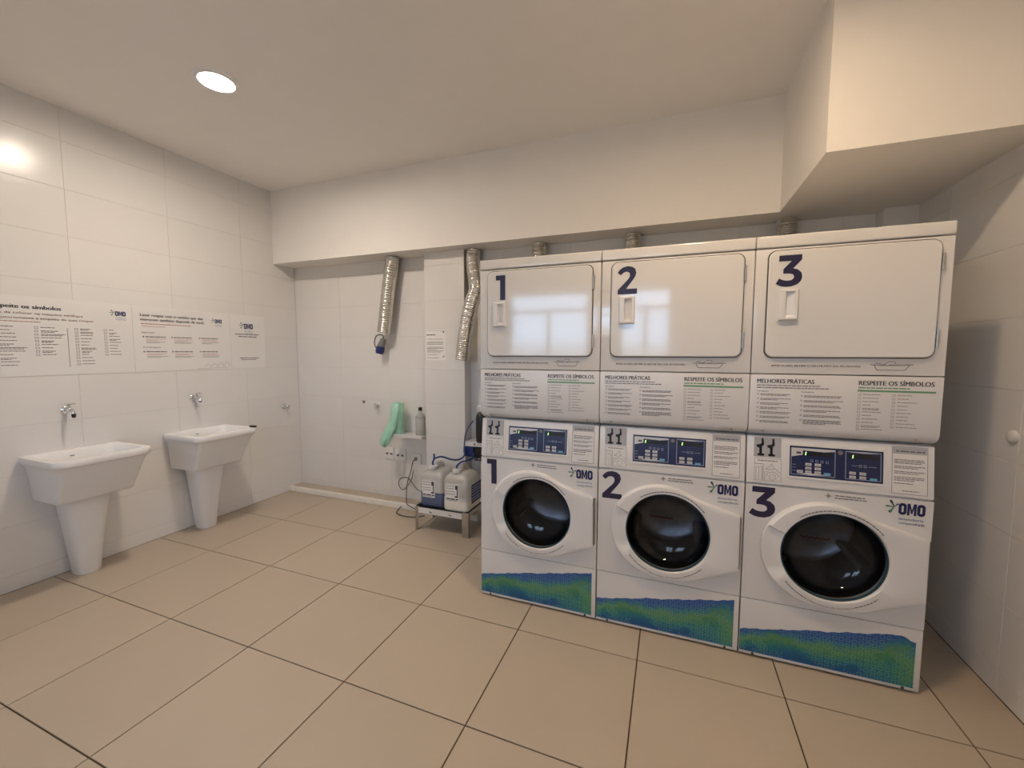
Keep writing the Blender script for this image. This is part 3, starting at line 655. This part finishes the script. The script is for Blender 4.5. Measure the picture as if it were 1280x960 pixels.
def make_tap(y, z, label, tip, lever=True):
    t = thing('wall_tap', label, 'faucet', (0, y, z), 'wall taps')
    obj('flange', MB().lathe([(.024, .0), (.024, .004), (.018, .010), (.012, .012)], axis='x', n=24), 'chrome', t, smooth=40)
    obj('body', MB().lathe([(.010, .010), (.010, .030), (.0145, .034), (.0145, .062), (.010, .066), (.003, .068)], axis='x', n=20), 'chrome', t, smooth=40)
    if lever:
        obj('spout', MB().tube(smooth_pts([(.058, 0, 0), (.078, 0, .0), (.090, 0, -.008), (.093, 0, -.022)], 4), .0085, 14), 'chrome', t, smooth=50)
        obj('nozzle', MB().lathe([(.0105, -.022), (.0115, -.034), (.009, -.046), (.005, -.048)] if tip == 'black' else [(.0095, -.022), (.0095, -.034), (.007, -.036)], (.093, 0, 0), n=18), tip, t, smooth=40)
        obj('stem', MB().lathe([(.0085, .010), (.0085, .024), (.005, .026), (.005, .036)], (.047, 0, 0), n=14), 'chrome', t, smooth=40)
        obj('lever', MB().tube([(.040, -.006, .036), (.052, .004, .038), (.080, .018, .041)], .0042, 10, lambda i: (.0055, .0048, .0035)[i]), 'chrome', t, smooth=50)
    else:
        obj('cross_handle', MB().box(.060, .072, -.022, .022, -.004, .004).box(.060, .072, -.004, .004, -.022, .022), 'chrome', t, bevel=.002)
    return t
make_tap(1.318, 1.074, 'chrome wall tap with a black nozzle above the nearest basin', 'black')
make_tap(2.092, 1.075, 'chrome wall tap above the far basin', 'grey_plastic')
make_tap(2.951, 0.896, 'small chrome valve on the left wall near the back corner', 'chrome', False)
sb = obj('soap_bar', MB().box(.365, .425, -.014, .014, 0, .014), 'black', bevel=.005, smooth=40, loc=(0, 2.312, .8165))
tag(sb, 'small black bar lying on the corner of the far basin', 'soap')

# ------------------------------------------------------------------ posters on the left wall
def LW(x): return lambda a, b: (x, a, b)
def poster(label, a0, a1, b0=1.302, b1=1.792):
    return tag(obj('care_poster', MB().box(0.0006, 0.0026, a0, a1, b0, b1), 'poster'), label, 'poster', 'laundry posters above the basins')
rng = random.Random(5)
po = poster('wide white poster with red lines and columns of care symbols at the left edge', .62, 1.708)
D = LW(0.0032)
Print().text('Respeite os símbolos', 1.02, 1.716, .025, .312, .04).build('title_print', 'dark_ink', po, D)
Print().text('antes de colocar na máquina verifique', 1.02, 1.681, .0150, .418, .008).text('obrigatoriamente a etiqueta de suas roupas', 1.02, 1.652, .0150, .470, .008).words(1.02, 1.235, 1.634, .0038, rng).build('subtitle_print', 'red_ink', po, D)
s, s2 = Print(), Print()
for a, n, w, ink in ((1.028, 12, .125, s2), (1.205, 9, .115, s2), (1.392, 12, .10, s), (1.543, 9, .075, s)):
    for k in range(n):
        z = 1.601-.0212*k; ink.frame(a, a+.017, z-.005, z+.007, .002); ink.para(a+.028, a+.028+w*rng.uniform(.5, 1), z+.001, .0042, .0078, rng.choice((1, 1, 2)), rng)
for k in range(9): z = 1.60-.021*k; s.words(.70, .95, z, .005, rng, rng.uniform(.5, 1))
s.rect(1.355, 1.3575, 1.352, 1.605); s.build('symbol_print', 'grey_ink', po, D); s2.build('symbol_print', 'grey_ink', po, D)
logo(po, D, 1.612, 1.706, .062, .034)
po = poster('white poster about washing clothes with care, above the gap between the basins', 1.711, 2.428)
Print().text('Lavar roupas com o carinho que elas', 1.760, 1.719, .0215, .442, .04).text('merecem também depende de você.', 1.760, 1.686, .0215, .452, .04).build('title_print', 'dark_ink', po, D)
Print().words(1.762, 2.11, 1.660, .0060, rng).words(1.764, 1.92, 1.642, .0035, rng).build('subtitle_print', 'red_ink', po, D)
s = Print().text('Separação', 1.763, 1.594, .0115, .085, .02).text('Pré-lavagem', 1.768, 1.482, .0115, .115, .02)
r_ = Print()
for z in (1.562, 1.450):
    for a in (1.768, 1.958, 2.165):
        s.rect(a, a+.010, z-.001, z+.009); s.words(a+.018, a+.16, z, .0075, rng, .95); s.para(a+.022, a+.165, z-.034, .0030, .008, 2, rng)
        r_.para(a+.022, a+.160, z-.014, .0028, .009, 2, rng)
s.build('body_print', 'grey_ink', po, D); r_.build('red_body_print', 'red_ink', po, D)
logo(po, D, 2.300, 1.700, .060, .034)
c = Print()
for k in range(4): a = 2.20+.055*k; c.line([(a, 1.325), (a+.012, 1.342+.006*k), (a+.035, 1.345+.006*k), (a+.05, 1.326)], .0022)
c.line([(2.14, 1.312), (2.40, 1.318)], .0022).build('clothes_drawing', 'pale_ink', po, D)
po = poster('narrow white poster with a logo and short centred lines, nearest the back wall', 2.431, 2.765)
logo(po, D, 2.560, 1.664, .088, .050)
s = Print().words(2.475, 2.705, 1.610, .0085, rng).words(2.505, 2.685, 1.589, .0085, rng).words(2.51, 2.695, 1.392, .008, rng).words(2.525, 2.67, 1.378, .006, rng)
s.build('body_print', 'grey_ink', po, D)

# ------------------------------------------------------------------ things on the back wall
def duct(pts, r, label, ribs=0.0165, group='silver flexible exhaust ducts'):
    P_ = smooth_pts(pts, 40); L = [0]
    for a, b in zip(P_, P_[1:]): L.append(L[-1]+(b-a).length)
    step = ribs/4; n = int(L[-1]/step); Q = []; j = 0
    for i in range(n+1):
        s_ = i*step
        while j < len(L)-2 and L[j+1] < s_: j += 1
        Q.append(P_[j].lerp(P_[j+1], (s_-L[j])/max(1e-9, L[j+1]-L[j])))
    rr = random.Random(len(label))
    w = [r*(1+rr.uniform(-.012, .012)) for _ in range(n+1)]
    o = obj('flexible_duct', MB().tube(Q, r, 28, lambda i: w[i] + (0.0, 0.0026, 0.0042, 0.0026)[i % 4]), 'foil', smooth=60)
    return tag(o, label, 'duct', group)
duct([(1.297, 3.055, 2.316), (1.292, 3.055, 2.25), (1.262, 3.052, 2.10), (1.228, 3.05, 1.88), (1.188, 3.05, 1.632)], .060, 'silver flexible duct hanging straight above the blue plug')
duct([(2.112, 3.066, 2.316), (2.108, 3.062, 2.25), (2.118, 3.05, 2.16), (2.145, 3.03, 2.06), (2.165, 3.005, 1.975), (2.145, 2.97, 1.87), (2.113, 2.95, 1.72), (2.088, 2.94, 1.56), (2.066, 2.94, 1.388)], .058, 'bent silver flexible duct hanging beside the tiled column')
for i, x in enumerate((2.69, 3.405, 4.375)):
    duct([(x, 3.075, 1.10), (x, 3.075, 1.7), (x, 3.075, 2.316)], .054, ['silver duct showing above the leftmost dryer', 'silver duct showing above the middle dryer', 'silver duct showing above the rightmost dryer'][i], .012)
# blue industrial plug with cable loop
t = thing('industrial_plug', 'blue and grey industrial plug with a cable loop under the straight duct', 'plug', (1.12, 3.139, 1.50))
def axial(p, q, prof, n=20):
    p, q = Vector(p), Vector(q); d = (q-p); return MB().tube([p + d*f for f, _ in prof], 0, n, lambda i: prof[i][1])
obj('wall_mount', MB().box(-.045, .03, -.028, 0, -.05, .02), 'switch', t, bevel=.005, smooth=40)
obj('socket_body', axial((.045, -.064, .080), (.018, -.075, .005), [(0, .018), (.08, .026), (.5, .031), (1, .036)]), 'grey_plastic', t, smooth=50)
obj('plug_collar', axial((.018, -.075, .006), (.004, -.082, -.062), [(0, .038), (.25, .040), (.8, .038), (1, .030)]), 'blue_plastic', t, smooth=50)
obj('cable_loop', MB().tube(smooth_pts([(.040, -.06, .080), (.032, -.06, .108), (-.005, -.058, .118), (-.05, -.055, .102), (-.075, -.05, .045), (-.062, -.045, -.005), (-.035, -.03, -.025)], 6), .0055, 10), 'cable', t, smooth=60)
# paper notice on the column
po = tag(obj('paper_notice', MB().box(1.662, 1.866, 3.0172, 3.0188, 1.382, 1.650), 'paper'), 'white sheet of small print taped to the tiled column', 'notice')
rng = random.Random(9); B_ = lambda a, b: (a, 3.0164, b)
s = Print().rect(1.670, 1.855, 1.640, 1.6415).words(1.672, 1.760, 1.600, .009, rng)
for z, n in ((1.565, 1), (1.540, 3), (1.495, 3), (1.462, 2), (1.430, 1), (1.402, 1)): s.para(1.675, 1.852, z, .0042, .010, n, rng)
s.build('small_print', 'grey_ink', po, B_)
Print().poly([(1.832, 1.632), (1.846, 1.636), (1.852, 1.626), (1.840, 1.620)]).line([(1.828, 1.402), (1.840, 1.425), (1.846, 1.405), (1.856, 1.428)], .003).build('corner_mark', 'dark_ink', po, B_)
# tap, pipe stub
t = thing('wall_tap', 'white plastic tap on the back wall beside the green bag roll', 'faucet', (1.035, 3.139, .945), 'wall taps')
obj('flange', MB().lathe([(.024, 0), (.024, -.006), (.013, -.010)], axis='y', n=20), 'plastic', t, smooth=40)
obj('body', MB().lathe([(.012, -.008), (.012, -.03), (.016, -.034), (.016, -.055), (.008, -.058)], axis='y', n=18), 'plastic', t, smooth=40)
obj('spout', MB().tube(smooth_pts([(0, -.045, -.008), (.006, -.052, -.025), (.010, -.055, -.045)], 4), .010, 12), 'steel', t, smooth=50)
obj('wing_handle', MB().box(-.022, -.006, -.072, -.056, .006, .024).box(.004, .022, -.072, -.056, .010, .030).box(-.008, .008, -.068, -.054, -.004, .016), 'plastic', t, bevel=.003)
tag(obj('pipe_stub', MB().lathe([(.014, 0), (.014, -.008), (.010, -.010), (.009, -.002), (.001, -.002)], (.862, 3.139, .962), 'y', 20), 'grey_plastic', smooth=40), 'dark round pipe end in the back wall left of the white tap', 'pipe')
# shelf with bottle and bag roll
t = thing('wall_shelf', 'small white wall shelf in the corner beside the tiled column', 'shelf', (1.48, 3.139, .70))
obj('board', MB().box(-.165, .155, -.165, 0, -.018, 0), 'plastic', t, bevel=.004, smooth=40)
obj('front_lip', MB().box(-.165, .155, -.170, -.163, -.026, .004), 'plastic', t, bevel=.002)
for x in (-.15, .13): obj('bracket', MB().prism_x([(0, -.018), (-.14, -.018), (-.14, -.026), (-.012, -.06), (0, -.06)], x, x+.012), 'plastic', t)
t = thing('bottle', 'clear bottle with a black cap on the small wall shelf', 'bottle', (1.575, 3.045, .7005))
obj('bottle_body', MB().lathe([(.001, .002), (.040, .002), (.043, .012), (.043, .145), (.038, .165), (.020, .195), (.015, .205), (.015, .230)], n=28, cap=False), 'clear_plastic', t, smooth=60)
obj('contents', MB().lathe([(.039, .005), (.0405, .014), (.0405, .055)], n=24), 'sticker_grey', t, smooth=60)
obj('bottle_cap', MB().lathe([(.0175, .222), (.0175, .250), (.014, .253)], n=20), 'black', t, smooth=40)
obj('bottle_label', MB().lathe([(.0435, .150), (.0437, .152), (.0437, .166), (.0400, .172)], n=24, cap=False), 'sticker_grey', t, smooth=60)
t = thing('bag_roll', 'mint green roll of plastic bags with its loose end drooping off the shelf', 'bag', (1.345, 3.03, .7005))
obj('roll', MB().lathe([(.030, 0.0), (.046, .001), (.051, .03), (.053, .15), (.054, .280), (.050, .286), (.030, .284), (.026, .25)], n=32), 'bag', t, smooth=50)
tail = []; rr = random.Random(2)
for (cx, cy, cz, rx, ry) in ((.0, -.047, .272, .036, .008), (-.003, -.053, .20, .040, .012), (-.012, -.058, .13, .043, .016), (-.030, -.064, .07, .047, .022), (-.056, -.073, .018, .053, .030), (-.076, -.083, -.030, .057, .037), (-.086, -.088, -.070, .050, .036), (-.088, -.090, -.098, .031, .026), (-.088, -.090, -.110, .010, .010)):
    tail.append([(cx+rx*math.cos(2*PI*k/20)*(1+rr.uniform(-.20, .16)), cy+ry*math.sin(2*PI*k/20)*(1+rr.uniform(-.35, .2)), cz+.012*math.sin(k*1.9)) for k in range(20)])
obj('loose_end', MB().loft(tail), 'bag', t, smooth=80)
# sockets
for a0, a1, b0, b1, lab in ((1.112, 1.208, .415, .530, 'white double switch plate below the green bag, leftmost of three'), (1.222, 1.352, .412, .520, 'white double switch plate under the shelf, middle of three'), (1.408, 1.516, .395, .490, 'white socket plate with a dark cable plugged in, rightmost of three')):
    t = thing('socket_plate', lab, 'socket', ((a0+a1)/2, 3.139, (b0+b1)/2), 'plates on the back wall'); w, h = (a1-a0)/2, (b1-b0)/2
    obj('plate', MB().box(-w, w, -.009, 0, -h, h), 'switch', t, bevel=.003, smooth=40)
    if a0 < 1.4:
        for x in (-.028, .022): obj('outlet', MB().box(x-.014, x+.014, -.0105, -.009, -.014, .004), 'grey_ink', t)
    else: obj('outlet', MB().lathe([(.018, -.009), (.018, -.012), (.014, -.0125)], axis='y', n=18), 'grey_plastic', t)
def cable(name, pts, r, m, label, cat='cable', group=None, n=8):
    return tag(obj(name, MB().tube(smooth_pts(pts, 8), r, n), m, smooth=60), label, cat, group)
cable('power_cable', [(1.456, 3.125, .437), (1.452, 3.095, .425), (1.428, 3.09, .322), (1.395, 3.085, .225), (1.388, 3.075, .13), (1.42, 3.03, .062), (1.47, 2.97, .058), (1.58, 2.955, .030), (1.70, 2.96, .014)], .0045, 'cable', 'dark cable running from the socket down over the white edging')
cable('power_cable', [(1.452, 3.10, .345), (1.44, 3.08, .251), (1.364, 3.07, .153), (1.309, 3.07, .185), (1.314, 3.08, .245), (1.389, 3.09, .266), (1.442, 3.09, .225), (1.501, 3.08, .174), (1.564, 3.05, .168), (1.66, 3.0, .175)], .0040, 'cable', 'thin cable coiled in a loop beside the blue detergent jug')
cable('power_cable', [(1.42, 2.945, .040), (1.40, 2.92, .008), (1.43, 2.87, .006), (1.52, 2.84, .006), (1.62, 2.85, .006), (1.70, 2.90, .012)], .0055, 'cable', 'dark cable curled on the floor left of the metal stand')
# small outlet and plug behind the bent duct
t = thing('socket_plate', 'white socket with a black plug behind the bent duct', 'socket', (2.215, 3.139, 1.49))
obj('plate', MB().box(-.075, .06, -.01, 0, -.04, .05), 'switch', t, bevel=.003)
obj('plug', MB().tube(smooth_pts([(.02, -.012, -.02), (.03, -.04, .01), (.05, -.05, .06), (.09, -.05, .10)], 5), .010, 10), 'black', t, smooth=60)

# ------------------------------------------------------------------ steel stand with two jugs
t = thing('metal_stand', 'low steel stand with a pale front rail holding two jugs', 'stand', (2.016, 2.80, 0))
for sx, w in ((-.244, .026), (.182, .062)):
    for y0, y1 in ((-.14, -.115), (.115, .14)):
        lg = MB(); lg.box(sx, sx+w, y0, y0+.004 if y0 < 0 else y1, 0, .198) if y0 < 0 else lg.box(sx, sx+w, y1-.004, y1, 0, .198)
        xx = sx if sx < 0 else sx+w-.004
        lg.box(xx, xx+.004, y0, y1, 0, .198); obj('leg', lg, 'steel', t)
obj('tray', MB().box(-.240, .240, -.136, .136, .178, .186).box(-.240, -.236, -.136, .136, .186, .205).box(.236, .240, -.136, .136, .186, .2), 'steel', t)
obj('tray_mat', MB().box(-.234, .234, -.130, .134, .1862, .190), 'black', t)
fr = obj('front_rail', MB().box(-.216, .180, -.1445, -.1405, .146, .192), 'poster', t)
for x in (-.115, .065): Print().poly([(x, .168), (x+.012, .174), (x+.010, .166), (x+.030, .164), (x+.026, .156), (x+.006, .158)]).build('rail_mark', 'dark_ink' if x < 0 else 'pale_ink', fr, lambda a, b: (a, -.1452, b))
def jug(x0, x1, y0, y1, label, liquid, level, side_label):
    cx, cy = (x0+x1)/2, (y0+y1)/2; t = thing('jug', label, 'jug', (cx, cy, .1905), 'detergent jugs on the steel stand')
    hx, hy = (x1-x0)/2, (y1-y0)/2
    def L_(k, z, r=.035, dx=0.0, yb=0.0): return [(x+dx, y+yb, z) for x, y in rrect(-hx+k, hx-k, -hy+k, hy-k, r, 5)]
    prof = [(.014, 0, .035), (.003, .008, .035), (0, .02, .035), (0, .11, .035), (.003, .118, .035), (0, .126, .035), (0, .235, .035), (.004, .258, .035), (.018, .280, .035), (.040, .296, .03), (.062, .303, .02)]
    lo = [L_(k, z, r) for k, z, r in prof if z < level] + [L_(0, level)]; hi = [L_(0, level)] + [L_(k, z, r) for k, z, r in prof if z > level]
    obj('container', MB().loft(hi, cap0=False), 'jug', t, smooth=50)
    obj('liquid_fill', MB().loft(lo), liquid, t, smooth=50)
    obj('neck', MB().lathe([(.026, .285), (.026, .312)], (-.012, -hy+.06, 0), n=20), 'jug', t, smooth=40)
    obj('jug_cap', MB().lathe([(.034, .306), (.034, .328), (.030, .332), (.012, .333)], (-.012, -hy+.06, 0), n=24), 'plastic', t, smooth=40)
    obj('handle', MB().tube(smooth_pts([(0, -hy+.09, .292), (.0, -hy+.115, .325), (0, 0, .338), (0, hy-.06, .330), (0, hy-.035, .285)], 6), .016, 12), 'jug', t, smooth=60)
    lb = obj('front_label', MB().box(-hx+.032, hx-.075, -hy-.0012, -hy+.002, .082, .222), 'paper', t)
    p = Print(); r2 = random.Random(4); A0, A1 = -hx+.036, hx-.079
    p.rect(A1-.026, A1-.003, .182, .215).rect(A1-.012, A1-.003, .118, .182).rect(A1-.030, A1-.012, .118, .130)
    p.words(A0, A1-.035, .205, .004, r2).words(A0, A1-.035, .185, .004, r2).words(A0, A1-.03, .160, .004, r2).words(A0, A1-.03, .140, .004, r2).words(A0, A1, .098, .010, r2).words(A0, A1-.01, .089, .004, r2)
    p.build('label_print', 'dark_ink', lb, lambda a, b: (a, -hy-.0018, b))
    if side_label:
        lb = obj('side_label', MB().box(hx-.002, hx+.0012, -hy+.075, hy-.005, .052, .205), 'omo_ink', t)
        p = Print(); r2 = random.Random(6)
        for z in (.18, .16, .14, .115, .09, .07): p.words(-hy+.085, hy-.015, z, .008, r2)
        p.build('label_print', 'line_white', lb, lambda a, b: (hx+.0018, a, b))
jug(1.790, 2.012, 2.690, 2.925, 'milky plastic jug half full of blue liquid on the steel stand', 'liquid_blue', .125, False)
jug(2.020, 2.240, 2.672, 2.925, 'milky plastic jug of white liquid with a navy side label on the steel stand', 'liquid_white', .085, True)
cable('blue_tube', [(1.889, 2.752, .526), (1.880, 2.755, .545), (1.885, 2.77, .575), (1.878, 2.78, .612)], .0075, 'hose', 'short blue tube standing up from the blue jug cap', 'tube', 'blue dosing tubes')
cable('blue_tube', [(1.884, 2.768, .572), (1.912, 2.80, .583), (1.940, 2.83, .578), (1.99, 2.86, .556), (2.04, 2.90, .548), (2.075, 2.94, .575), (2.07, 2.96, .640)], .0075, 'hose', 'blue tube arching from the blue jug over the white jug', 'tube', 'blue dosing tubes')
cable('blue_tube', [(2.118, 2.735, .526), (2.112, 2.745, .542), (2.125, 2.80, .562), (2.150, 2.86, .562), (2.165, 2.92, .570), (2.160, 2.955, .600)], .0075, 'hose', 'blue tube rising from the white jug cap', 'tube', 'blue dosing tubes')
cable('blue_tube', [(2.065, 2.955, .60), (2.056, 2.98, .66), (2.066, 2.985, .751), (2.093, 2.985, .81), (2.142, 2.985, .873)], .005, 'hose', 'thin blue tube curving up to the tall black dispenser', 'tube', 'blue dosing tubes')
# dosing equipment between the column and the machines
t = thing('dosing_pump', 'dark blue dosing pump under the pale wall bracket beside the column', 'pump', (2.14, 3.0, .53))
obj('housing', MB().box(-.085, .0, -.02, .12, .03, .115), 'blue_plastic', t, bevel=.008, smooth=40)
obj('motor', MB().box(.008, .16, -.02, .12, .0, .115), 'black', t, bevel=.006, smooth=40)
for x in (.03, .06): obj('connector', MB().lathe([(.011, -.02), (.011, -.035), (.006, -.036)], (x, 0, .02), 'y', 14), 'grey_plastic', t, smooth=40)
t = thing('wall_bracket', 'pale metal bracket shelf fixed beside the column', 'bracket', (2.16, 3.0, .652))
obj('bracket_plate', MB().box(-.100, .22, -.01, .139, .030, .038), 'poster', t)
obj('bracket_front', MB().box(-.100, .22, -.012, -.008, -.002, .038), 'poster', t)
obj('bracket_bolt', MB().lathe([(.007, -.012), (.007, -.016)], (-.01, 0, .018), 'y', 10), 'seal', t)
t = thing('dispenser_bottle', 'tall black bottle with a white cap on the bracket by machine one', 'bottle', (2.208, 3.01, .691))
obj('bottle_body', MB().lathe([(.044, 0), (.050, .012), (.050, .20), (.042, .235), (.024, .255), (.022, .265)], n=24), 'black', t, smooth=50)
obj('bottle_cap', MB().lathe([(.026, .0), (.028, .006), (.028, .045), (.022, .052)], (-.012, 0, .262), n=20), 'plastic', t, smooth=40)
# small cap on the right wall
t = tag(obj('wall_bumper', MB().lathe([(.027, 0), (.026, -.008), (.020, -.015), (.010, -.019), (.001, -.020)], (W-.0005, 2.178, 1.108), 'x', 24), 'wall_grout', smooth=60), 'small round pale bumper on the right-hand wall', 'bumper')
